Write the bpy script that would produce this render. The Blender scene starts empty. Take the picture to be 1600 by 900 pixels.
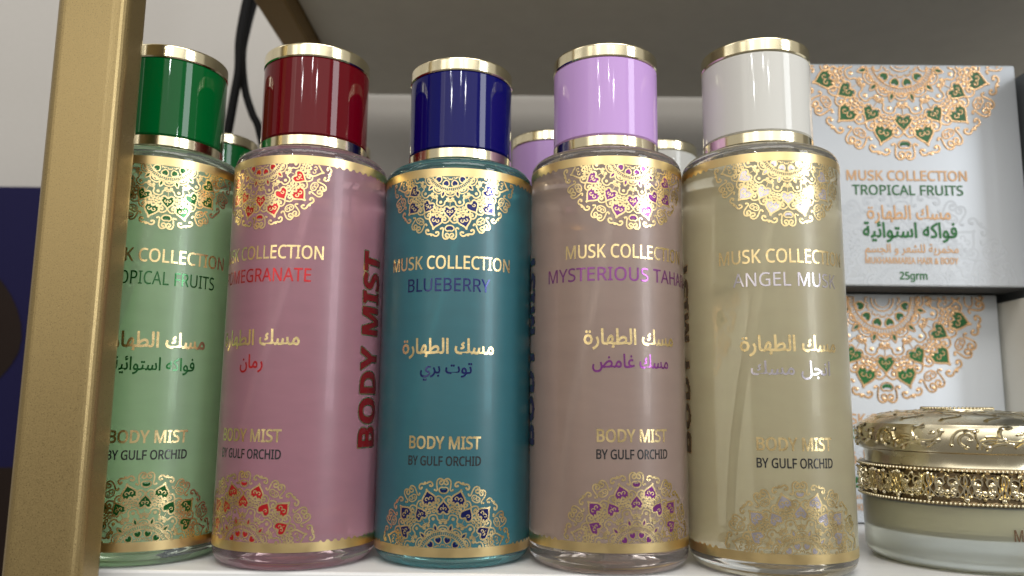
import bpy, bmesh, math, random
from mathutils import Vector, Matrix
random.seed(7)
R = math.radians
sc = bpy.context.scene
COL = sc.collection

# ------------------------------------------------------------ camera
F_PX, PITCH, ROLL, YAW, CAM_H = 1236.28, R(8.3734), R(0.6057), R(-0.1912), 0.05257
fw = Vector((math.sin(YAW)*math.cos(PITCH), math.cos(YAW)*math.cos(PITCH), math.sin(PITCH)))
r0 = Vector((math.cos(YAW), -math.sin(YAW), 0)); u0 = r0.cross(fw)
rt = math.cos(ROLL)*r0 + math.sin(ROLL)*u0
up = -math.sin(ROLL)*r0 + math.cos(ROLL)*u0
cd = bpy.data.cameras.new('camera'); co = bpy.data.objects.new('camera', cd); COL.objects.link(co)
m = Matrix((rt, up, -fw)).transposed().to_4x4(); m.translation = Vector((0, 0, CAM_H)); co.matrix_world = m
cd.sensor_width = 36; cd.lens = F_PX/1600*36; cd.clip_start = .005; cd.clip_end = 50
cd.dof.use_dof = True; cd.dof.focus_distance = .262; cd.dof.aperture_fstop = 12
sc.camera = co

# ------------------------------------------------------------ world: the room's own soft light
w = bpy.data.worlds.new('World'); sc.world = w; w.use_nodes = True
nt = w.node_tree; nt.nodes.clear()
tc = nt.nodes.new('ShaderNodeTexCoord'); sp = nt.nodes.new('ShaderNodeSeparateXYZ')
cr = nt.nodes.new('ShaderNodeValToRGB'); mp = nt.nodes.new('ShaderNodeMapRange')
bg = nt.nodes.new('ShaderNodeBackground'); ow = nt.nodes.new('ShaderNodeOutputWorld')
nt.links.new(tc.outputs['Generated'], sp.inputs[0]); nt.links.new(sp.outputs['Z'], mp.inputs['Value'])
mp.inputs['From Min'].default_value = -1; mp.inputs['From Max'].default_value = 1
nt.links.new(mp.outputs[0], cr.inputs[0])
e = cr.color_ramp.elements
e[0].position = .0; e[0].color = (.24, .22, .19, 1)
e[1].position = 1; e[1].color = (.80, .76, .69, 1)
a = cr.color_ramp.elements.new(.47); a.color = (.30, .275, .24, 1)
a = cr.color_ramp.elements.new(.60); a.color = (.52, .48, .42, 1)
nt.links.new(cr.outputs[0], bg.inputs[0]); bg.inputs[1].default_value = .80
nt.links.new(bg.outputs[0], ow.inputs[0])

# ------------------------------------------------------------ shop window and ceiling spots, plus added fill lamps
def area(name, loc, target, sx, sy, power, col=(1, .96, .9), shape='RECTANGLE'):
    l = bpy.data.lights.new(name, 'AREA'); l.shape = shape; l.size = sx; l.size_y = sy
    l.energy = power; l.color = col
    o = bpy.data.objects.new(name, l); COL.objects.link(o); o.location = loc
    o.rotation_euler = (Vector(target)-Vector(loc)).to_track_quat('-Z', 'Y').to_euler()
    return o
T = (0, .3, .1)
area('window_light', (2.1, -1.3, .75), T, .6, 1.5, 26, (.93, .97, 1))
area('doorway_light', (-1.9, -2.1, .9), T, .5, 1.6, 4, (1, .93, .82))  # added warm fill from front left, for streaks in the reflections
area('shop_front_light', (.1, -3.2, 1.3), T, 5.0, 1.6, 26, (1, .97, .90))  # added broad fill from the front, brightens rings and labels
area('ceiling_panel', (.3, -1.1, 2.3), T, 2.4, 1.0, 42, (1, .96, .90))  # added soft fill from above, an unseen helper
area('wall_wash', (-1.6, -.2, 1.5), (-.3, .6, .2), .8, .8, 3, (1, .97, .93))  # added fill to lift the left part of the wall
for x, y, z, s_ in ((-1.05, -2.9, 1.50, .07), (.70, -2.9, 1.50, .07), (-1.5, -3.6, 2.0, .07), (2.3, -2.7, 1.32, .09), (.15, -4.2, 2.1, .07)):
    area('ceiling_spot', (x, y, z), T, s_, s_, 2.6, (.95, .98, 1), 'DISK')
sc.view_settings.view_transform = 'Standard'; sc.view_settings.look = 'None'
sc.view_settings.exposure = 0; sc.view_settings.gamma = 1
sc.render.engine = 'CYCLES'
sc.cycles.max_bounces = 14; sc.cycles.transmission_bounces = 10; sc.cycles.transparent_max_bounces = 16
sc.cycles.caustics_refractive = True; sc.cycles.blur_glossy = .6; sc.cycles.sample_clamp_indirect = 4

# ------------------------------------------------------------ materials
def lin(c):
    c = c/255
    return c/12.92 if c <= .04045 else ((c+.055)/1.055)**2.4
def srgb(r, g, b): return (lin(r), lin(g), lin(b), 1)
def newmat(name):
    mt = bpy.data.materials.new(name); mt.use_nodes = True
    n = mt.node_tree.nodes; return mt, n, mt.node_tree.links, n['Principled BSDF']
def noise(n, l, scale, detail=3, vec=None, coords='Object', stretch=None):
    t = n.new('ShaderNodeTexNoise'); t.inputs['Scale'].default_value = scale; t.inputs['Detail'].default_value = detail
    c = n.new('ShaderNodeTexCoord')
    if stretch:
        mpn = n.new('ShaderNodeMapping'); mpn.inputs['Scale'].default_value = stretch
        l.new(c.outputs[coords], mpn.inputs[0]); l.new(mpn.outputs[0], t.inputs['Vector'])
    else: l.new(c.outputs[coords], t.inputs['Vector'])
    return t
def simple(name, col, rough=.5, metal=0, coat=0, bump=0, bscale=800, var=0, stretch=None, rvar=0, coat_rough=.03):
    mt, n, l, p = newmat(name)
    p.inputs['Base Color'].default_value = col; p.inputs['Roughness'].default_value = rough
    p.inputs['Metallic'].default_value = metal; p.inputs['Coat Weight'].default_value = coat
    p.inputs['Coat Roughness'].default_value = coat_rough
    if bump or var or rvar:
        t = noise(n, l, bscale, 4, stretch=stretch)
        if bump:
            b = n.new('ShaderNodeBump'); b.inputs['Strength'].default_value = bump; b.inputs['Distance'].default_value = .0004
            l.new(t.outputs[0], b.inputs['Height']); l.new(b.outputs[0], p.inputs['Normal'])
        if var:
            mx = n.new('ShaderNodeMix'); mx.data_type = 'RGBA'
            mx.inputs[6].default_value = tuple(x*(1-var) for x in col[:3])+(1,)
            mx.inputs[7].default_value = tuple(min(1, x*(1+var)) for x in col[:3])+(1,)
            l.new(t.outputs[0], mx.inputs[0]); l.new(mx.outputs[2], p.inputs['Base Color'])
        if rvar:
            mr = n.new('ShaderNodeMapRange'); mr.inputs['To Min'].default_value = rough-rvar; mr.inputs['To Max'].default_value = rough+rvar
            mr.inputs['From Min'].default_value = .3; mr.inputs['From Max'].default_value = .7
            l.new(t.outputs[0], mr.inputs[0]); l.new(mr.outputs[0], p.inputs['Roughness'])
    return mt
def glass(name, col, rough=0, ior=1.42):
    mt, n, l, p = newmat(name)
    p.inputs['Base Color'].default_value = col; p.inputs['Roughness'].default_value = rough
    p.inputs['IOR'].default_value = ior; p.inputs['Transmission Weight'].default_value = 1
    return mt
def film(name, col, clear, see=.50):
    """frosted, tinted, see-through label film"""
    mt, n, l, p = newmat(name); n.remove(p); out = n['Material Output']
    d = n.new('ShaderNodeBsdfDiffuse'); t = n.new('ShaderNodeBsdfTranslucent'); tr = n.new('ShaderNodeBsdfTransparent')
    nz = noise(n, l, 60, 3, stretch=(1, 1, 3))
    mx = n.new('ShaderNodeMix'); mx.data_type = 'RGBA'
    mx.inputs[6].default_value = tuple(x*.9 for x in col[:3])+(1,); mx.inputs[7].default_value = tuple(min(1, x*1.1) for x in col[:3])+(1,)
    l.new(nz.outputs[0], mx.inputs[0])
    l.new(mx.outputs[2], d.inputs[0]); l.new(mx.outputs[2], t.inputs[0]); tr.inputs[0].default_value = clear
    g = n.new('ShaderNodeBsdfGlossy'); g.inputs['Roughness'].default_value = .30; g.inputs[0].default_value = (1, 1, 1, 1)
    n2 = noise(n, l, 900, 5, stretch=(.12, .12, 3.5))
    mr = n.new('ShaderNodeMapRange'); mr.inputs['To Min'].default_value = .33; mr.inputs['To Max'].default_value = .39
    l.new(n2.outputs[0], mr.inputs[0]); l.new(mr.outputs[0], g.inputs['Roughness'])
    a1 = n.new('ShaderNodeMixShader'); a1.inputs[0].default_value = .6; l.new(d.outputs[0], a1.inputs[1]); l.new(t.outputs[0], a1.inputs[2])
    a2 = n.new('ShaderNodeMixShader'); a2.inputs[0].default_value = see; l.new(a1.outputs[0], a2.inputs[1]); l.new(tr.outputs[0], a2.inputs[2])
    fr = n.new('ShaderNodeFresnel'); fr.inputs[0].default_value = 1.55
    a3 = n.new('ShaderNodeMixShader'); l.new(fr.outputs[0], a3.inputs[0]); l.new(a2.outputs[0], a3.inputs[1]); l.new(g.outputs[0], a3.inputs[2])
    l.new(a3.outputs[0], out.inputs[0]); return mt

M = {}
M['ring'] = simple('polished_gold_ring', (.90, .82, .58, 1), .15, 1, rvar=.03, bscale=120)
M['foil'] = simple('gold_foil', (.88, .70, .37, 1), .27, 1, rvar=.07, bscale=300, bump=.22)
M['foil_band'] = simple('gold_foil_band', (.80, .62, .31, 1), .33, 1, rvar=.05, bscale=200)
M['ink'] = simple('black_foil_ink', (.012, .014, .018, 1), .25, 0, 1)
M['seam'] = simple('dark_seam', (.03, .02, .02, 1), .4)
M['shelf'] = simple('white_laminate', srgb(218, 219, 220), .38, 0, .3, bump=.05, bscale=140, var=.10, coat_rough=.25, stretch=(.25, 1, 1))
M['under'] = simple('grey_painted_board', srgb(192, 188, 178), .55, 0, 0, bump=.08, bscale=60, var=.08)
M['wall'] = simple('wall_paint', srgb(178, 175, 171), .9, 0, 0, bump=.15, bscale=250, var=.03)
M['post'] = simple('brushed_gold_paint', (.31, .23, .102, 1), .33, .70, 0, bump=.10, bscale=3200, var=.34, rvar=.08)
M['rail'] = simple('dull_gold_rail', (.22, .14, .05, 1), .5, .7, 0, bump=.3, bscale=900, var=.15)
M['cable'] = simple('black_rubber', (.004, .004, .0045, 1), .6, bump=.1, bscale=400)
M['tube'] = simple('white_plastic_tube', (.9, .88, .8, 1), .35)
M['carton'] = simple('silver_white_card', srgb(208, 214, 222), .42, .15, 0, bump=.06, bscale=1500, var=.03)
M['carton_grey'] = simple('pale_grey_card', srgb(112, 116, 120), .5, 0, 0, bump=.06, bscale=1500, var=.03)  # shade on the upper right carton, put into a darker card colour
M['carton_pale'] = simple('pale_silver_card', srgb(222, 222, 216), .45, 0, 0, bump=.06, bscale=1500, var=.03)
M['copper'] = simple('embossed_copper_foil', (.80, .52, .29, 1), .30, .85, 0, rvar=.08, bscale=500)
M['copper_print'] = simple('copper_print', (.60, .36, .19, 1), .38, .3)
M['green_print'] = simple('green_gloss_print', srgb(16, 104, 44), .34, 0, 0)
M['gloss_varnish'] = simple('clear_spot_varnish', srgb(194, 200, 208), .40, .1, .1)
M['lid'] = simple('champagne_metal', (.78, .72, .54, 1), .25, 1, 0, rvar=.06, bscale=150, bump=.05)
M['lid_hi'] = simple('polished_champagne_relief', (.84, .76, .55, 1), .16, 1, 0, bump=.1, bscale=600)
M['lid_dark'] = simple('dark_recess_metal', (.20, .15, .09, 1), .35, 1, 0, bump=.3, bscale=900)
M['cream'] = simple('cream_filling', srgb(214, 204, 160), .6)
M['brown_ink'] = simple('brown_print', srgb(96, 72, 52), .4)
M['blue_card'] = simple('deep_blue_card', (.008, .007, .042, 1), .6, 0, 0, var=.2, bscale=8)
M['blue_card'].node_tree.nodes['Principled BSDF'].inputs['Specular IOR Level'].default_value = .12
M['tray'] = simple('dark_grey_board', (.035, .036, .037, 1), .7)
M['brown_print'] = simple('dark_brown_print', (.014, .008, .006, 1), .6, var=.4, bscale=12)

# ------------------------------------------------------------ object helpers
def link(name, me, mat=None, parent=None):
    o = bpy.data.objects.new(name, me); COL.objects.link(o)
    if mat is not None and me is not None:
        if not me.materials: me.materials.append(mat)
    if parent is not None: o.parent = parent
    return o
def obj(name, bm, mat, parent=None, smooth=False, loc=None):
    me = bpy.data.meshes.new(name); bm.to_mesh(me); bm.free()
    if smooth:
        for p in me.polygons: p.use_smooth = True
        me.set_sharp_from_angle(angle=R(28))
    o = link(name, me, mat, parent)
    if loc: o.location = loc
    return o
def thing(name, label, cat, loc=(0, 0, 0), group=None, rot=0):
    o = bpy.data.objects.new(name, None); COL.objects.link(o); o.location = loc; o.rotation_euler[2] = rot
    o.empty_display_size = .01
    o['label'] = label; o['category'] = cat
    if group: o['group'] = group
    return o
def box(bm, x0, x1, y0, y1, z0, z1, bev=0, seg=2):
    r = bmesh.ops.create_cube(bm, size=1)
    for v in r['verts']:
        v.co = Vector(((x0+x1)/2+v.co.x*(x1-x0), (y0+y1)/2+v.co.y*(y1-y0), (z0+z1)/2+v.co.z*(z1-z0)))
    if bev:
        es = list({e for v in r['verts'] for e in v.link_edges})
        bmesh.ops.bevel(bm, geom=es, offset=bev, segments=seg, profile=.5, affect='EDGES')
def lathe(bm, prof, n=96, closed=False):
    """prof: list of (r,z) ; faces joined around Z"""
    rings = []
    for r, z in prof:
        if r < 1e-7: rings.append([bm.verts.new((0, 0, z))])
        else: rings.append([bm.verts.new((r*math.sin(2*math.pi*i/n), -r*math.cos(2*math.pi*i/n), z)) for i in range(n)])
    k = len(rings)
    for j in range(k if closed else k-1):
        A, B = rings[j], rings[(j+1) % k]
        for i in range(n):
            i2 = (i+1) % n
            if len(A) == 1 and len(B) == 1: continue
            if len(A) == 1: bm.faces.new((A[0], B[i2], B[i]))
            elif len(B) == 1: bm.faces.new((A[i], A[i2], B[0]))
            else: bm.faces.new((A[i], A[i2], B[i2], B[i]))
    bmesh.ops.recalc_face_normals(bm, faces=bm.faces)
def arc(cx, cz, r, a0, a1, n=5):
    return [(cx+r*math.cos(R(a0+(a1-a0)*i/n)), cz+r*math.sin(R(a0+(a1-a0)*i/n))) for i in range(n+1)]
def tube(bm, pts, r, n=10, radii=None):
    rings = []
    for i, p in enumerate(pts):
        p = Vector(p); a = Vector(pts[max(0, i-1)]); b = Vector(pts[min(len(pts)-1, i+1)])
        t = (b-a).normalized(); u = t.cross(Vector((0, 1, .013))).normalized(); v = t.cross(u)
        rr = radii[i] if radii else r
        rings.append([bm.verts.new(p+rr*(math.cos(2*math.pi*k/n)*u+math.sin(2*math.pi*k/n)*v)) for k in range(n)])
    for A, B in zip(rings, rings[1:]):
        for k in range(n): bm.faces.new((A[k], A[(k+1) % n], B[(k+1) % n], B[k]))
    bm.faces.new(rings[0][::-1]); bm.faces.new(rings[-1])
    bmesh.ops.recalc_face_normals(bm, faces=bm.faces)

# ------------------------------------------------------------ 2-D ornament: strokes and filled shapes, unit radius
def smooth(pts, n=4, closed=False):
    P = [Vector(p) for p in pts]; out = []; k = len(P)
    rng = range(k) if closed else range(k-1)
    for i in rng:
        if closed: p0, p1, p2, p3 = P[i-1], P[i], P[(i+1) % k], P[(i+2) % k]
        else: p0, p1, p2, p3 = P[max(0, i-1)], P[i], P[i+1], P[min(k-1, i+2)]
        for j in range(n):
            t = j/n
            out.append(.5*((2*p1)+(-p0+p2)*t+(2*p0-5*p1+4*p2-p3)*t*t+(-p0+3*p1-3*p2+p3)*t*t*t))
    if not closed: out.append(P[-1])
    return out
def spiral(cx, cy, r0, a0, turns, r1=.0, n=9):
    """curl into a centre: start radius r0 at angle a0"""
    return [(cx+(r0+(r1-r0)*i/n)*math.cos(R(a0+turns*i/n)), cy+(r0+(r1-r0)*i/n)*math.sin(R(a0+turns*i/n))) for i in range(n+1)]
# each entry: (kind, points, width, enddots, mirrored) in the frame of its axis, u across, v outward
W = .0200
heart_out = [(0, .0), (.030, -.030), (.062, -.028), (.082, .004), (.076, .046), (.045, .085), (.012, .118), (0, .150)]
heart_in = [(0, .018), (.026, -.008), (.050, -.008), (.064, .014), (.058, .044), (.034, .074), (.012, .098), (0, .118)]
def sh(pts, v, s=1, flip=1): return [(x*s, v+flip*y*s) for x, y in pts]
AX0 = [  # on the 0, 30, 60 ... degree axes
 ('s', [(.118, .850), (.100, .838), (.084, .856), (.088, .885), (.092, .925), (.088, .965), (.062, .992), (.030, .990), (.006, .968), (.004, .938), (.028, .918), (.052, .928), (.054, .952), (.038, .962)], W, 1, 1),
 ('s', [(0, .805), (.034, .812), (.058, .838), (.056, .866), (.030, .884), (0, .880)], W*.85, 0, 1),
 ('cap', [(0, .820), (.028, .824), (.046, .844), (.040, .866), (.024, .850), (0, .856)], 0, 0, 1),
 ('curl', [(.004, .870), (.006, .845), (.024, .832), (.038, .846), (.026, .858)], W*.6, 0, 1),
 ('s', sh(heart_out, .578, 1.04), W, 0, 1),
 ('f', sh(heart_in, .573, 1.14), 0, 0, 1),
 ('s', [(0, .600), (.004, .616), (.020, .628), (.038, .618), (.036, .602), (.022, .600)], W*.55, 0, 1),
 ('s', [(0, .622), (0, .665)], W*.35, 0, 0),
 ('s', [(0, .725), (.022, .752), (.055, .772), (.092, .764), (.108, .732), (.098, .700), (.070, .692), (.054, .712), (.066, .730)], W, 1, 1),
 ('s', [(.062, .585), (.088, .578), (.112, .596), (.136, .588), (.150, .575)], W, 0, 1),
 ('s', [(0, .452), (.026, .456), (.046, .448), (.044, .430), (.028, .432)], W*.9, 1, 1),
 ('s', [(0, .475), (.030, .478)], W*.8, 0, 1),
 ('s', [(0, .46), (0, .58)], W*.35, 0, 0),
 ('s', [(0, .402), (.034, .398), (.060, .378), (.062, .352), (.042, .342), (.030, .356)], W*.8, 1, 1),
 ('s', [(0, .372), (.020, .366), (.020, .348), (0, .340)], W*.7, 0, 1),
 ('s', [(0, .155), (.012, .172), (.024, .160), (.030, .140)], W*.6, 0, 1),
]
AX15 = [  # on the 15, 45, 75 ... degree axes
 ('s', sh(heart_out, .715, 1.16), W*1.1, 0, 1),
 ('f', sh(heart_in, .708, 1.30), 0, 0, 1),
 ('s', [(0, .745), (.006, .766), (.026, .780), (.046, .768), (.044, .748), (.028, .746)], W*.65, 0, 1),
 ('s', [(.058, .918), (.072, .906), (.092, .914), (.094, .940), (.074, .964), (.044, .966), (.022, .956), (0, .964)], W*1.15, 1, 1),
 ('s', [(0, .660), (.020, .668), (.040, .654), (.036, .632), (.016, .632)], W*.9, 1, 1),
 ('s', [(.052, .700), (.086, .690), (.108, .660), (.100, .630), (.074, .624), (.062, .644)], W, 1, 1),
 ('s', [(0, .552), (.034, .546), (.056, .520), (.056, .488), (.066, .466), (.088, .462)], W, 0, 1),
 ('d', [(0, .500)], .022, 0, 0),
 ('s', [(.030, .604), (.012, .590), (.030, .575), (.056, .585)], W*.8, 0, 1),
 ('s', [(0, .435), (.018, .405), (.024, .380), (.014, .352), (0, .338)], W*.8, 0, 1),
 ('f', [(0, .412), (.010, .392), (.012, .374), (.006, .358), (0, .350)], 0, 0, 1),
 ('s', [(0, .262), (.016, .268), (.036, .258), (.044, .236), (.034, .206), (.012, .188), (0, .180)], W*.75, 0, 1),
 ('f', [(0, .236), (.012, .250), (.032, .248), (.038, .226), (.024, .200), (0, .184)], 0, 0, 1),
]
RINGS = [(.325, .010, 24, W*.8), (.280, .0, 1, W*.7), (.105, .006, 24, W*.7), (.072, .0, 1, W*.5)]
def rot2(p, a):
    # local (u,v) on axis angle a (0 = straight down) -> x right, y down from the centre
    return (p[0]*math.cos(a)+p[1]*math.sin(a), -p[0]*math.sin(a)+p[1]*math.cos(a))
def ornament(amax=95, ripple=True):
    """list of ('s',pts,width,dots) strokes and ('f',pts) fills covering |angle|<amax, y down"""
    S = []
    for k in range(-4, 5):
        for base, L in ((0, AX0), (15, AX15)):
            a = R(base+30*k)
            if abs(base+30*k) > amax: continue
            for kind, pts, wd, dots, mir in L:
                if kind == 'cap':
                    if k % 3: continue
                    kind = 'f'
                if kind == 'curl':
                    if k % 3 == 0: continue
                    kind = 's'
                for sg in ((1, -1) if mir else (1,)):
                    if kind == 'f':
                        if sg == -1: continue
                        full = smooth(pts, 3); full = full+[Vector((-p.x, p.y)) for p in reversed(full[1:-1])]
                        S.append(('f', [rot2(p, a) for p in full], 0, 0))
                    elif kind == 'd': S.append(('d', [rot2(pts[0], a)], wd, 0))
                    else:
                        q = smooth(pts, 3)
                        S.append(('s', [rot2((p.x*sg, p.y), a) for p in q], wd, dots))
    for r, am, nn, wd in RINGS:
        S.append(('s', [rot2((0, r+am*abs(math.sin(nn*.5*R(t)))), R(t)) for t in range(-100, 101, 2 if am else 4)], wd, 0))
    for t in range(-95, 96, 5):
        S.append(('s', [rot2((0, .288), R(t)), rot2((0, .322), R(t))], W*.45, 0))
    return S
def ribbons(bm, strokes, mapf, clip, kinds, step=3e-6, ridge=0, base=0):
    """mapf(x,y,h)->3-D point, h height above the surface; clip(x,y)->bool"""
    for si, (kind, pts, wd, dots) in enumerate(strokes):
        if kind not in kinds: continue
        h = base+step*(si % 17)
        if kind == 'f':
            if not all(clip(*p) for p in pts): continue
            cx = sum(p[0] for p in pts)/len(pts); cy = sum(p[1] for p in pts)/len(pts)
            c = bm.verts.new(mapf(cx, cy, h)); vs = [bm.verts.new(mapf(p[0], p[1], h)) for p in pts]
            for i in range(len(vs)):
                bm.faces.new((c, vs[i], vs[(i+1) % len(vs)]))
            continue
        if kind == 'd' or dots:
            p = pts[-1] if kind == 's' else pts[0]
            rr = wd if kind == 'd' else wd*.9
            if clip(*p):
                h2 = h+step*18; c = bm.verts.new(mapf(p[0], p[1], h2+ridge)); vs = [bm.verts.new(mapf(p[0]+rr*math.cos(k*math.pi/5), p[1]+rr*math.sin(k*math.pi/5), h2+ridge*.15)) for k in range(10)]
                for i in range(10): bm.faces.new((c, vs[i], vs[(i+1) % 10]))
            if kind == 'd': continue
            p = pts[0]
            if wd > .01 and kind == 's' and len(pts) > 12 and abs(pts[0][0])+abs(pts[0][1]) > .3 and dots == 1 and clip(*p):
                h2 = h+step*36; c = bm.verts.new(mapf(p[0], p[1], h2+ridge)); vs = [bm.verts.new(mapf(p[0]+rr*.8*math.cos(k*math.pi/4), p[1]+rr*.8*math.sin(k*math.pi/4), h2+ridge*.15)) for k in range(8)]
                for i in range(8): bm.faces.new((c, vs[i], vs[(i+1) % 8]))
        prev = None
        n = len(pts)
        for i, p in enumerate(pts):
            a = pts[max(0, i-1)]; b = pts[min(n-1, i+1)]
            tx, ty = b[0]-a[0], b[1]-a[1]; L = math.hypot(tx, ty) or 1
            nx, ny = -ty/L*wd/2, tx/L*wd/2
            if not clip(*p): prev = None; continue
            if ridge:
                row = [bm.verts.new(mapf(p[0]+nx*s, p[1]+ny*s, h+ridge*hh)) for s, hh in ((1, 0), (.45, .85), (-.45, .85), (-1, 0))]
            else: row = [bm.verts.new(mapf(p[0]+nx, p[1]+ny, h)), bm.verts.new(mapf(p[0]-nx, p[1]-ny, h))]
            if prev:
                for j in range(len(row)-1): bm.faces.new((prev[j], prev[j+1], row[j+1], row[j]))
            prev = row
ORN = ornament()

# ------------------------------------------------------------ lettering
AR = {  # isolated, final, initial, medial presentation forms
 'ا': (0xFE8D, 0xFE8E, 0, 0), 'ب': (0xFE8F, 0xFE90, 0xFE91, 0xFE92), 'ة': (0x00F6, 0xFE94, 0, 0), 'ت': (0xFE95, 0xFE96, 0xFE97, 0xFE98),
 'ج': (0xFE9D, 0xFE9E, 0xFE9F, 0xFEA0), 'خ': (0xFEA5, 0xFEA6, 0xFEA7, 0xFEA8), 'ر': (0xFEAD, 0xFEAE, 0, 0), 'س': (0xFEB1, 0xFEB2, 0xFEB3, 0xFEB4),
 'ش': (0xFEB5, 0xFEB6, 0xFEB7, 0xFEB8), 'ض': (0xFEBD, 0xFEBE, 0xFEBF, 0xFEC0), 'ط': (0xFEC1, 0xFEC2, 0xFEC3, 0xFEC4), 'ع': (0xFEC9, 0xFECA, 0xFECB, 0xFECC),
 'غ': (0xFECD, 0xFECE, 0xFECF, 0xFED0), 'ف': (0xFED1, 0xFED2, 0xFED3, 0xFED4), 'ك': (0xFED9, 0xFEDA, 0xFEDB, 0xFEDC), 'ل': (0xFEDD, 0xFEDE, 0xFEDF, 0xFEE0),
 'م': (0xFEE1, 0xFEE2, 0xFEE3, 0xFEE4), 'ن': (0xFEE5, 0xFEE6, 0xFEE7, 0xFEE8), 'ه': (0xFEE9, 0xFEEA, 0xFEEB, 0xFEEC), 'و': (0xFEED, 0xFEEE, 0, 0),
 'ي': (0xFEF1, 0xFEF2, 0xFEF3, 0xFEF4), 'ئ': (0xFE89, 0xFE8A, 0xFE8B, 0xFE8C)}
def arabic(s):
    out = []
    for i, ch in enumerate(s):
        if ch not in AR: out.append(ch); continue
        f = AR[ch]
        jp = i > 0 and s[i-1] in AR and AR[s[i-1]][2] != 0
        jn = i < len(s)-1 and s[i+1] in AR and f[2] != 0
        out.append(chr(f[3] if jp and jn else f[1] if jp else f[2] if jn else f[0]))
    return ''.join(reversed(out))
def sans(t, bold=False):
    """plain capitals as the upright sans letters of the mathematical block"""
    out = ''
    for c in t:
        if 'A' <= c <= 'Z': out += chr((0x1D5D4 if bold else 0x1D5A0)+ord(c)-65)
        elif 'a' <= c <= 'z': out += chr((0x1D5EE if bold else 0x1D5BA)+ord(c)-97)
        elif '0' <= c <= '9': out += chr((0x1D7EC if bold else 0x1D7E2)+ord(c)-48)
        else: out += c
    return out
def text_bm(body, x0, x1, z0, cap=None, offset=0, cut=0, height=None, bold=False):
    """flat lettering in x (width fitted to x0..x1) and y, base line at z0; offset thickens the strokes (metres)"""
    cu = bpy.data.curves.new('lettering', 'FONT'); cu.body = sans(body, bold); cu.resolution_u = 2
    cu.fill_mode = 'BOTH'
    o = bpy.data.objects.new('lettering', cu); COL.objects.link(o)
    dg = bpy.context.evaluated_depsgraph_get(); dg.update()
    me = bpy.data.meshes.new_from_object(o.evaluated_get(dg))
    bpy.data.objects.remove(o); bpy.data.curves.remove(cu)
    bm = bmesh.new(); bm.from_mesh(me); bpy.data.meshes.remove(me)
    bmesh.ops.remove_doubles(bm, verts=bm.verts, dist=1e-5)
    xs = [v.co.x for v in bm.verts]; ys = [v.co.y for v in bm.verts]
    a, b = min(xs), max(xs); sx = (x1-x0)/(b-a)
    lo, hi = min(ys), max(ys)
    if height: sy = height/(hi-lo); y0 = lo
    elif cap: sy = cap/.717; y0 = 0
    else: sy = sx; y0 = 0
    for v in bm.verts: v.co = Vector((x0+(v.co.x-a)*sx, z0+(v.co.y-y0)*sy, 0))
    if offset:
        q = []
        for k, e in enumerate(bm.edges):
            if len(e.link_faces) == 1: q.append((k, e.verts[0].co.copy(), e.verts[1].co.copy()))
        for k, p, r in q:
            d = (r-p); L = d.length
            if L < 1e-7: continue
            d /= L; nn = Vector((-d.y, d.x, 0))*offset; ex = d*offset*.5; z = Vector((0, 0, -(2+k % 9)*1.2e-6))
            bm.faces.new([bm.verts.new(c) for c in (p-ex-nn+z, r+ex-nn+z, r+ex+nn+z, p-ex+nn+z)])
    if cut:
        x = x0+cut
        while x < x1:
            bmesh.ops.bisect_plane(bm, geom=bm.verts[:]+bm.edges[:]+bm.faces[:], plane_co=(x, 0, 0), plane_no=(1, 0, 0)); x += cut
    return bm
def wrap(bm, rad, ang=0):
    for v in bm.verts:
        th = v.co.x/rad+ang; v.co = Vector(((rad+v.co.z)*math.sin(th), -(rad+v.co.z)*math.cos(th), v.co.y))
    bmesh.ops.recalc_face_normals(bm, faces=bm.faces); return bm

# ------------------------------------------------------------ setting: wall
bm = bmesh.new(); box(bm, -2.2, 1.6, .60, .66, -1.2, 1.8)
o = obj('wall', bm, M['wall']); o['kind'] = 'structure'

# ------------------------------------------------------------ display shelf
shelf = thing('display_shelf', 'gold framed shelf unit with a white board carrying the bottles and a grey board above', 'shelf', (0, .26, 0))
def sbox(name, mat, *a, bev=.0008, seg=2):
    bm = bmesh.new(); box(bm, *a, bev=bev, seg=seg); bmesh.ops.translate(bm, vec=(0, -.26, 0), verts=bm.verts)
    return obj(name, bm, mat, shelf)
sbox('shelf_board', M['shelf'], -.150, .75, .2578, .575, -.018, 0)
sbox('upper_board', M['under'], -.1285, .75, .2578, .575, .285, .303)
sbox('side_rail', M['rail'], -.1468, -.129, .251, .575, .273, .300, bev=.0015)
sbox('lower_side_rail', M['rail'], -.1468, -.1290, .2530, .575, -.045, -.0185, bev=.0015)
sbox('post', M['post'], -.1470, -.1240, .2345, .2505, -.12, .45, bev=.0042, seg=8)

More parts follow.
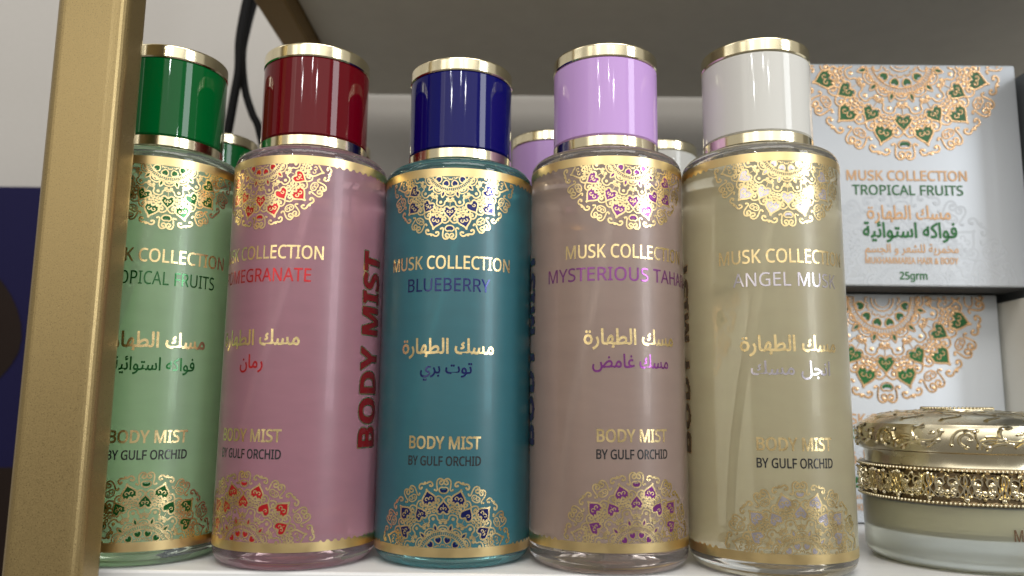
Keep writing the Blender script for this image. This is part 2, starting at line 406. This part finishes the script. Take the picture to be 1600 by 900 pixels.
# ------------------------------------------------------------ bottles
RB = .027; RC = .01917
def mapcyl(rad, S, zc, flip, off=0):
    def f(x, y, h):
        th = x*S/rad+off; z = zc-flip*y*S
        return ((rad+h)*math.sin(th), -(rad+h)*math.cos(th), z)
    return f
def bottle(kind, loc, zl, zc, rot, capcol, glasscol, filmcol, clear, accent, variety, arab, vw, aw, label, side_in, dn=True, front=True, see=.50, side_out=None, group='tall front row bottles'):
    t = thing('body_mist_bottle', label, 'bottle', (loc[0], loc[1], 0), group, 0)
    zt = zc-.0381-.0058            # label top
    zs = zc-.0381                  # seat of the cap
    G = glass(kind+'_tinted_glass', glasscol); G.node_tree.nodes['Principled BSDF'].inputs['Transmission Weight'].default_value = .92
    # glass body: heavy rounded foot, rounded shoulder, short neck hidden by the cap
    prof = [(0, .0022), (.018, .0018), (.0215, .0004)]+arc(RB-.0045, .0046, .0045, -85, 0, 6)+[(RB, .02), (RB, zt-.001)]+arc(RB-.0042, zt+.0004, .0042, 0, 80, 7)+[(RC-.002, zs-.0003), (.012, zs), (.012, zs+.004), (0, zs+.004)]
    bm = bmesh.new(); lathe(bm, prof, 128); g = obj('glass_body', bm, G, t, True)
    # liquid-borne dip tube
    bm = bmesh.new(); pts = []
    for i in range(25):
        q = i/24; pts.append((-.019*math.sin(q*1.45)**1.6+.002, -.006-.008*q, zs-.004-(zs-.010)*q))
    tube(bm, pts, .0014, 10); obj('dip_tube', bm, M['tube'], t, True)
    # cap
    a = M[kind+'_cap']
    z0 = zs+.0003; zr1 = z0+.0041; zr2 = zc-.0050
    bm = bmesh.new(); lathe(bm, [(.010, z0+.0015), (RC-.0008, z0), (RC, z0+.0005), (RC, zr1-.0003), (RC-.0003, zr1), (.010, zr1)], 96); obj('lower_ring', bm, M['ring'], t, True)
    bm = bmesh.new(); lathe(bm, [(.010, zr1+.0001), (RC-.0006, zr1+.0001), (RC-.0001, zr1+.0006), (RC-.0001, zr2-.0006), (RC-.0006, zr2-.0001), (.010, zr2-.0001)], 96); obj('cap_sleeve', bm, a, t, True)
    bm = bmesh.new(); lathe(bm, [(.010, zr2), (RC-.0003, zr2), (RC+.0001, zr2+.0004), (RC, zc-.0010)]+arc(RC-.0008, zc-.0008, .0008, 0, 90, 4)+[(0, zc)], 96); obj('top_ring', bm, M['ring'], t, True)
    for nm in ('lower_ring', 'cap_sleeve', 'top_ring'): pass
    # label film
    bm = bmesh.new(); RL = RB+.00015
    lathe(bm, [(RL, zl), (RL, zl+.03), (RL, zl+.06), (RL, zl+.1), (RL, zt)], 128)
    obj('label_film', bm, film(kind+'_frosted_film', filmcol, clear, see), t, True)
    # foil bands with a toothed inner edge
    for zz, s in ((zl, 1), (zt, -1)):
        bm = bmesh.new(); Rf = RL+.00006; N = 260; lo = []; hi = []; rr = random.Random(3)
        hgt = .0026
        for i in range(N):
            th = 2*math.pi*i/N+rot
            k = i//2; tooth = (.0009 if k % 2 else .0002)
            if k % 7 == 3: tooth *= .6
            dd = abs((2*math.pi*i/N+math.pi) % (2*math.pi)-math.pi)
            if dd < R(53): tooth = .0004
            lo.append(bm.verts.new((Rf*math.sin(th), -Rf*math.cos(th), zz+s*.00005)))
            hi.append(bm.verts.new((Rf*math.sin(th), -Rf*math.cos(th), zz+s*(hgt+tooth))))
        for i in range(N):
            j = (i+1) % N
            if s > 0: bm.faces.new((lo[i], lo[j], hi[j], hi[i]))
            else: bm.faces.new((hi[i], hi[j], lo[j], lo[i]))
        obj('foil_band', bm, M['foil_band'], t, True)
    if not front: return t
    S = .0250; Rp = RL+.00005
    lim = .0030/S
    for zz, flip in ((zt, 1), (zl, -1)):
        SS = S if flip == 1 else S*.99
        f = mapcyl(Rp, SS, zz, flip, rot)
        clip = lambda x, y: y > lim
        bm = bmesh.new(); ribbons(bm, ORN, f, clip, 'sd', base=.00002)
        obj('mandala_print', bm, M['foil'], t)
        bm = bmesh.new(); ribbons(bm, ORN, f, clip, 'f', base=.00001)
        obj('heart_inlay', bm, accent, t)
    zb = zl
    Rt = Rp+.00004
    def txt(nm, body, half, z, cap=None, height=None, mat=None, offset=0, c=-.0003, rotate=rot):
        bm = text_bm(body, c-half, c+half, z, cap=cap, height=height, offset=offset, cut=.0012)
        obj(nm, wrap(bm, Rt, rotate), mat, t)
    txt('title_lettering', 'MUSK COLLECTION', .0227, zb+.0933, cap=.0044, mat=M['foil'], offset=.00009)
    txt('variety_lettering', variety, vw/2, zb+.0857, cap=.0044, mat=accent, offset=.00003)
    txt('arabic_title_lettering', arabic('مسك الطهارة'), .0163, zb+.0633, height=.0066, mat=M['foil'], offset=.00016)
    txt('arabic_variety_lettering', arabic(arab), aw/2, zb+.0560, height=.0058, mat=accent, offset=.00008)
    txt('product_lettering', 'BODY MIST', .0121, zb+.0340, cap=.0039, mat=M['foil'], offset=.00014)
    txt('maker_lettering', 'BY GULF ORCHID', .0123, zb+.0287, cap=.0029, mat=M['ink'], offset=.00007)
    # large upright lettering on both sides
    for ac in (R(91), R(-95.5)):
        for offs, mat, hh in ((.00055, side_out or M['foil'], 0), (.00016, side_in, .00004)):
            bm = text_bm('BODY MIST', 0, .0665, 0, cap=.0098, offset=offs, bold=True)
            for v in bm.verts:
                v.co = Vector((.0049-v.co.y, zb+.0320+v.co.x, hh+v.co.z))
            for q in range(-5, 6):
                bmesh.ops.bisect_plane(bm, geom=bm.verts[:]+bm.edges[:]+bm.faces[:], plane_co=(q*.0011+.0003, 0, 0), plane_no=(1, 0, 0))
            obj('side_lettering', wrap(bm, Rt, rot+ac), mat, t)
    return t
def accent(name, col, rough=.22, metal=.65): return simple(name, col, rough, metal, .5, rvar=.06, bscale=300)
M['green_cap'] = simple('green_gloss_plastic', srgb(0, 92, 40), .05, 0, 0, rvar=.02, bscale=90)
M['red_cap'] = simple('dark_red_gloss_plastic', srgb(96, 2, 16), .05, 0, 0, rvar=.02, bscale=90)
M['blue_cap'] = simple('navy_gloss_plastic', srgb(3, 5, 92), .05, 0, 0, rvar=.02, bscale=90)
M['lilac_cap'] = simple('lilac_gloss_plastic', srgb(198, 160, 222), .05, 0, 0, rvar=.02, bscale=90)
M['white_cap'] = simple('white_gloss_plastic', srgb(210, 210, 206), .05, 0, 0, rvar=.02, bscale=90)
for k_ in ('green', 'red', 'blue', 'lilac', 'white'): M[k_+'_cap'].node_tree.nodes['Principled BSDF'].inputs['Specular IOR Level'].default_value = .28
for k_ in ('cable', 'brown_print'): M[k_].node_tree.nodes['Principled BSDF'].inputs['Specular IOR Level'].default_value = .12
AC = dict(green=accent('green_foil', srgb(8, 90, 34)), red=accent('red_foil', srgb(205, 25, 35)), blue=accent('navy_foil', srgb(12, 24, 98)),
          lilac=accent('purple_foil', srgb(132, 54, 138)), white=accent('silver_foil', srgb(205, 200, 210), .25, .9))
SP = {}
specs = [
 ('green', (-.1298, .2848), .0051, .1786, 26.5, (.84, .97, .83, 1), srgb(206, 242, 196), (.84, .97, .82, 1), 'TROPICAL FRUITS', 'فواكه استوائية', .0372, .0258,
  'clear green bottle with emerald cap beside the gold post, leftmost of the front row', simple('dark_green_print', srgb(10, 60, 30), .3, 0, .5)),
 ('red', (-.0748, .2825), .0060, .1784, -22.5, (.94, .75, .82, 1), srgb(240, 180, 200), (.94, .76, .82, 1), 'POMEGRANATE', 'رمان', .0380, .0092,
  'pink body mist bottle with dark red cap and large red lettering up its side', simple('dark_red_print', srgb(108, 8, 14), .3, 0, .5)),
 ('blue', (-.0210, .2883), .0041, .1762, -2.4, (.34, .78, .82, 1), srgb(84, 168, 186), (.32, .74, .80, 1), 'BLUEBERRY', 'توت بري', .0292, .0175,
  'teal blue body mist bottle with navy blue cap, middle of the front row', simple('navy_print', srgb(30, 28, 80), .3, 0, .5)),
 ('lilac', (.0330, .2815), .0072, .1789, 12.5, (.96, .89, .86, 1), srgb(230, 204, 194), (.95, .87, .84, 1), 'MYSTERIOUS TAHARA', 'مسك غامض', .0608, .0270,
  'dusky mauve body mist bottle with lilac cap, between the teal and the pale cream bottle', simple('purple_print', srgb(62, 38, 82), .3, 0, .5)),
 ('white', (.0876, .2770), .0053, .1793, 1.5, (.995, .97, .90, 1), srgb(254, 241, 202), (.99, .955, .85, 1), 'ANGEL MUSK', 'انجل مسك', .0360, .0262,
  'pale cream body mist bottle with white cap beside the silver white boxes', simple('brown_side_print', srgb(104, 88, 58), .3, 0, .5)),
]
for (k, loc, zl, zc, rt_, gc, fc, cl, va, ar, vw, aw, lab, si) in specs:
    bottle(k, loc, zl, zc, R(rt_), None, gc, fc, cl, AC[k], va, ar, vw, aw, lab, si, group='body mist bottles in the front row')
def outer(o): return o
backs = [
 ('green', (-.1465, .374), 'green capped bottle standing behind the pink and green bottles, mostly hidden', specs[0]),
 ('red', (-.0920, .380), 'dark red capped bottle almost wholly hidden behind the pink bottle', specs[1]),
 ('lilac', (.0170, .368), 'lilac capped bottle standing behind the gap between the teal and mauve bottles', specs[3]),
 ('white', (.0705, .380), 'white capped bottle standing behind the gap between the mauve and cream bottles', specs[4]),
]
for k, loc, lab, s in backs:
    bottle(k, loc, s[2], .178, 0, None, s[5], s[6], s[7], AC[k], s[8], s[9], s[10], s[11], lab, s[13], front=False, group='body mist bottles in the back row')

# ------------------------------------------------------------ cartons
def carton(loc, wd, dp, ht, label, full=True, group='silver white cartons in two stacks', body='carton', prints=True, dz=0, dx=0):
    t = thing('carton', label, 'box', loc, group)
    bm = bmesh.new(); box(bm, -wd/2, wd/2, 0, dp, .0006, ht-.0003, bev=.0011, seg=3); obj('carton_body', bm, M[body], t, True)
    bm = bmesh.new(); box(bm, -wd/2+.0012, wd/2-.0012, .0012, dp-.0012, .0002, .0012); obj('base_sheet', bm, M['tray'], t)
    me = t.children[0].data
    for p in me.polygons: p.use_smooth = False
    if not prints: return t
    S = .0485; xo = -.0010+dx; zc = ht+.0012+dz
    f = lambda x, y, h: (xo+x*S, -h-.00004, zc-y*S)
    clip = lambda x, y: zc-y*S < ht-.0014 and abs(xo+x*S) < wd/2-.0014
    bm = bmesh.new(); ribbons(bm, ORN, f, clip, 'sd', step=4e-6, ridge=.00035, base=.00003); obj('mandala_embossing', bm, M['copper'], t, True)
    bm = bmesh.new(); ribbons(bm, ORN, f, clip, 'f', step=2e-6, base=.0001); obj('heart_inlay', bm, M['green_print'], t)
    # tone-on-tone varnish mandala, lower right
    f2 = lambda x, y, h: (-.004+x*.052, -h-.00002, -.006+y*.052)
    clip2 = lambda x, y: abs(-.004+x*.052) < wd/2-.0014 and .001 < -.006+y*.052 < ht-.002
    bm = bmesh.new(); ribbons(bm, ORN, f2, clip2, 's', step=3e-6, base=.000008); obj('varnish_mandala', bm, M['gloss_varnish'], t)
    def txt(nm, body, a, b, z, mat, cap=None, height=None, offset=0):
        bm = text_bm(body, a, b, z, cap=cap, height=height, offset=offset)
        for v in bm.verts: v.co = Vector((v.co.x+dx, -.00025-v.co.z, v.co.y+dz))
        bmesh.ops.recalc_face_normals(bm, faces=bm.faces); obj(nm, bm, mat, t)
    txt('title_lettering', 'MUSK COLLECTION', -.0287, .0267, .0499, M['copper_print'], cap=.0046, offset=.00014)
    txt('variety_lettering', 'TROPICAL FRUITS', -.0264, .0245, .0430, M['green_print'], cap=.0046, offset=.00008)
    txt('arabic_title_lettering', arabic('مسك الطهارة'), -.0203, .0179, .0295, M['copper_print'], height=.0085, offset=.00014)
    txt('arabic_variety_lettering', arabic('فواكه استوائية'), -.0225, .0203, .0208, M['green_print'], height=.0095, offset=.00022)
    txt('arabic_product_lettering', arabic('مخمرية للشعر و الجسم'), -.0221, .0204, .0138, M['copper_print'], height=.0062, offset=.00007)
    txt('product_lettering', 'MUKHAMMARIA HAIR & BODY', -.0222, .0200, .0108, M['copper_print'], cap=.0029, offset=.00007)
    txt('weight_lettering', '25grm', -.0070, .0054, .0036 if not dz else .0066, M['green_print'], cap=.0034, offset=.0001)
    return t
carton((.1765, .374, 0), .107, .107, .107, 'silver white carton with copper mandala behind the gold lidded jar, lower of its stack', dz=-.0046, dx=-.0005)
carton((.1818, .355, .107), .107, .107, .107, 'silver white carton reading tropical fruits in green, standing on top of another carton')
carton((.2850, .351, 0), .107, .107, .1035, 'pale carton at the right edge behind the jar, its plain side facing the stack', prints=False, body='carton_pale')
carton((.2925, .330, .1035), .107, .107, .107, 'shaded carton at the right edge beside the tropical fruits carton', prints=False, body='carton_grey')

# ------------------------------------------------------------ cream jar
jar = thing('cream_jar', 'round frosted jar with ornate champagne gold lid in front of the cartons', 'jar', (.1619, .2928, 0))
RJ = .0331
mt, n, l, p = newmat('frosted_jar_glass')
p.inputs['Base Color'].default_value = (.74, .78, .72, 1); p.inputs['Roughness'].default_value = .30; p.inputs['Transmission Weight'].default_value = .85; p.inputs['IOR'].default_value = 1.45
p.inputs['Coat Weight'].default_value = .3; p.inputs['Coat Roughness'].default_value = .3
M['frost'] = mt
bm = bmesh.new(); lathe(bm, [(0, .001), (.022, .0006)]+arc(RJ-.0045, .0045, .0042, -88, 0, 7)+[(RJ, .0215), (0, .0215)], 128); obj('glass_base', bm, M['frost'], jar, True)
bm = bmesh.new(); lathe(bm, [(0, .0105), (.026, .0105), (.0305, .0125), (.0318, .0155), (.0318, .0208), (0, .0208)], 96); obj('cream_filling', bm, M['cream'], jar, True)
# lid shells
RLd = RJ+.0006
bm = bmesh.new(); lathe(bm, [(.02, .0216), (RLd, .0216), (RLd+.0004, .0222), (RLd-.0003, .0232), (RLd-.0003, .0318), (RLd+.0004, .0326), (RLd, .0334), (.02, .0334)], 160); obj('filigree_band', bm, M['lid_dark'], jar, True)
bm = bmesh.new(); lathe(bm, [(.02, .0335), (RLd-.0020, .0335), (RLd-.0022, .0345), (RLd-.0020, .0372), (RLd-.0016, .0380), (RLd-.0004, .0384), (RLd+.0002, .0395), (RLd+.0006, .0425), (RLd+.0004, .0460), (RLd-.0002, .0474), (RLd-.0010, .0478), (RLd-.0040, .0492), (RLd-.0085, .0506), (.019, .0515), (.0122, .0519), (.0119, .0526), (0, .0526)], 160); obj('lid', bm, M['lid'], jar, True)
def beads(name, rad, z, r, n, mat):
    bm = bmesh.new()
    for i in range(n):
        th = 2*math.pi*i/n
        bmesh.ops.create_icosphere(bm, subdivisions=1, radius=r, matrix=Matrix.Translation((rad*math.sin(th), -rad*math.cos(th), z)))
    for v in bm.verts: pass
    o = obj(name, bm, mat, jar, True); return o
beads('bead_row', RLd+.0003, .0328, .00062, 165, M['lid_hi'])
beads('bead_row', RLd+.0003, .0223, .00062, 165, M['lid_hi'])
beads('bead_row', .0114, .0529, .0006, 56, M['lid_hi'])
# filigree: raised scrolls and leaves round the band
def jmap(zc, S, rad):
    def f(x, y, h):
        th = x*S/rad; return ((rad+h)*math.sin(th), -(rad+h)*math.cos(th), zc+y*S)
    return f
FIL = []
rr = random.Random(11)
cell = 2.4
for k in range(-18, 19):
    ox = k*cell
    for sg in (1, -1):
        for pts in (
            [(.95, -.7), (.7, -.2), (.75, .35), (.45, .65), (.15, .45), (.2, .1), (.42, .12)],
            [(.95, .8), (.85, .3), (1.05, -.1), (.9, -.5), (.6, -.75), (.4, -.5)],
            [(0, -.8), (.25, -.65), (.4, -.8), (.6, -.45), (.45, -.2), (.3, -.35)],
            [(0, .85), (.2, .6), (.12, .3), (.3, 0), (.18, -.3), (0, -.42)],
            [(1.2, .9), (1.1, .4), (1.2, 0), (1.08, -.4), (1.2, -.9)],
            [(.62, .85), (.72, .5), (.6, .2)], [(.5, .3), (.62, .0), (.52, -.3)]):
            q = smooth([(ox+sg*(x+rr.uniform(-.04, .04)), y+rr.uniform(-.04, .04)) for x, y in pts], 3)
            FIL.append(('s', [(p.x, p.y) for p in q], .20 if len(pts) > 3 else .26, 1))
bm = bmesh.new(); ribbons(bm, FIL, jmap(.0276, .0044, RLd-.0003), lambda x, y: abs(x*.0044/RLd) < 1.9, 'sd', step=1.5e-5, ridge=.0011, base=.00002)
obj('filigree_scrolls', bm, M['lid_hi'], jar, True)
# sprays of leaves on the lid's shoulder
LV = []
for k in range(-4, 5):
    ox = k*6.3-1.1
    for pts, wd in (
        ([(-1.7, -1.0), (-1.6, -.3), (-1.0, .0), (-.2, -.05)], .42), ([(-1.1, -1.15), (-.8, -.6), (-.1, -.35), (.5, -.4)], .42),
        ([(-1.2, .25), (-.6, .3), (.0, .05)], .34), ([(.2, -.1), (.9, -.2), (1.5, -.05), (1.9, .4), (2.0, .8)], .30),
        ([(.9, -.8), (1.3, -.5), (1.7, -.1)], .34), ([(-.1, .2), (-.2, .8), (.1, 1.25), (.5, 1.35)], .36),
        ([(1.1, .5), (1.4, .65)], .22), ([(-2.7, .7), (-2.2, .95), (-1.8, .9)], .22)):
        q = smooth([(ox+x, y) for x, y in pts], 3); LV.append(('s', [(p.x, p.y) for p in q], wd, 1))
    for pts, wd in (
        ([(2.9, -.6), (3.0, .2), (3.4, .8), (4.0, 1.0), (4.5, .8)], .26), ([(3.9, -.8), (3.5, -.4), (3.5, .2), (3.9, .5), (4.3, .3), (4.2, -.1)], .30),
        ([(4.6, .6), (4.7, 0), (5.0, -.5), (5.5, -.7)], .26)):
        q = smooth([(ox+x-.2, y) for x, y in pts], 3); LV.append(('s', [(p.x, p.y) for p in q], wd, 1))
def lmap(x, y, h):
    # follows the lid's bulging side, then its shoulder
    th = x*.0040/RJ; z = .0428+y*.0032
    if z < .0470: rad = RLd+.0004
    else: rad = RLd-.0001-(z-.0470)*1.6
    return ((rad+h)*math.sin(th), -(rad+h)*math.cos(th), z)
bm = bmesh.new(); ribbons(bm, LV, lmap, lambda x, y: abs(x*.004/RJ) < 1.9, 'sd', step=1e-5, ridge=.0009, base=.00002)
obj('leaf_relief', bm, M['lid_hi'], jar, True)
LT = []
for k in range(14):
    a = k*2*math.pi/14
    for rads in ((.90, .66), (.62, .40)):
        pts = [(rads[0]*math.cos(a+d*(1 if k % 2 else -1)+(rads[0]-.9)), rads[0]*math.sin(a+d*(1 if k % 2 else -1)+(rads[0]-.9))) if j == 0 else
               ((rads[0]+(rads[1]-rads[0])*j/4)*math.cos(a+d), (rads[0]+(rads[1]-rads[0])*j/4)*math.sin(a+d)) for j, d in enumerate((0, .14, .2, .1, -.05))]
        q = smooth(pts, 3); LT.append(('s', [(p.x, p.y) for p in q], .035, 1))
def tmap(x, y, h):
    r = math.hypot(x, y)*RJ
    z = .0507+(.0248-r)/.0045*.0007 if r > .020 else .0515+(.020-r)*.05
    if r > .0250: z = .0494+(.0292-r)*.34
    return (x*RJ, y*RJ, z+h)
bm = bmesh.new(); ribbons(bm, LT, tmap, lambda x, y: True, 'sd', step=1e-5, ridge=.0002, base=.0001)
obj('lid_top_relief', bm, M['lid_hi'], jar, True)
# print on the glass
bm = text_bm('MUSK COLLECTION', 0, .034, .0112, cap=.0036, cut=.0015, offset=.00005)
for v in bm.verts: v.co.x -= .0027
obj('jar_lettering', wrap(bm, RJ+.0001, 0), M['brown_ink'], jar)

# ------------------------------------------------------------ cables and the blue panel left of the shelf
def cable(pts, r, lab):
    q = smooth([Vector(p) for p in pts], 8) if False else None
    P = [Vector(p) for p in pts]; out = []
    for i in range(len(P)-1):
        p0, p1, p2, p3 = P[max(0, i-1)], P[i], P[i+1], P[min(len(P)-1, i+2)]
        for j in range(8):
            t = j/8; out.append(.5*((2*p1)+(-p0+p2)*t+(2*p0-5*p1+4*p2-p3)*t*t+(-p0+3*p1-3*p2+p3)*t*t*t))
    out.append(P[-1])
    base = out[-1].copy()
    bm = bmesh.new(); tube(bm, [p-base for p in out], r, 12); o = obj('power_cable', bm, M['cable'], None, True); o.location = base
    o['label'] = lab; o['category'] = 'cable'; o['group'] = 'black cables hanging beside the shelf'
cable([(-.172, .50, .42), (-.1785, .50, .345), (-.1828, .50, .320), (-.1858, .50, .293), (-.1852, .50, .271), (-.1872, .50, .252), (-.1895, .50, .231), (-.196, .50, .18), (-.200, .50, .10), (-.20, .50, -.3)], .0030,
      'black cable hanging by the wall that bends down to the left')
cable([(-.160, .506, .42), (-.1730, .506, .345), (-.1800, .506, .322), (-.1848, .506, .296), (-.1856, .506, .284), (-.1842, .506, .270), (-.1815, .506, .2565), (-.1765, .506, .243), (-.1705, .506, .229), (-.160, .506, .18), (-.158, .506, .10), (-.16, .506, -.3)], .0026,
      'black cable hanging by the wall that bends down to the right')
panel = thing('blue_display', 'deep blue display panel with dark brown print behind the gold post', 'panel', (-.43, .55, -.10))
bm = bmesh.new(); box(bm, -.22, .150, 0, .012, 0, .3035, bev=.001); obj('panel_board', bm, M['blue_card'], panel)
bm = bmesh.new()
pts = [(-.2, .125), (-.10, .13), (.030, .145), (.065, .158), (.086, .185), (.082, .215), (.060, .243), (.020, .262), (-.06, .27), (-.2, .26)]
q = smooth(pts, 3); vs = [bm.verts.new((p.x, -.0004, p.y)) for p in q]; bm.faces.new(vs); obj('brown_motif', bm, M['brown_print'], panel)
bm = bmesh.new(); vs = [bm.verts.new((x, -.0003, z)) for x, z in ((-.219, .002), (.149, .002), (.149, .108), (-.219, .100))]; bm.faces.new(vs); obj('brown_lower_print', bm, M['brown_print'], panel)
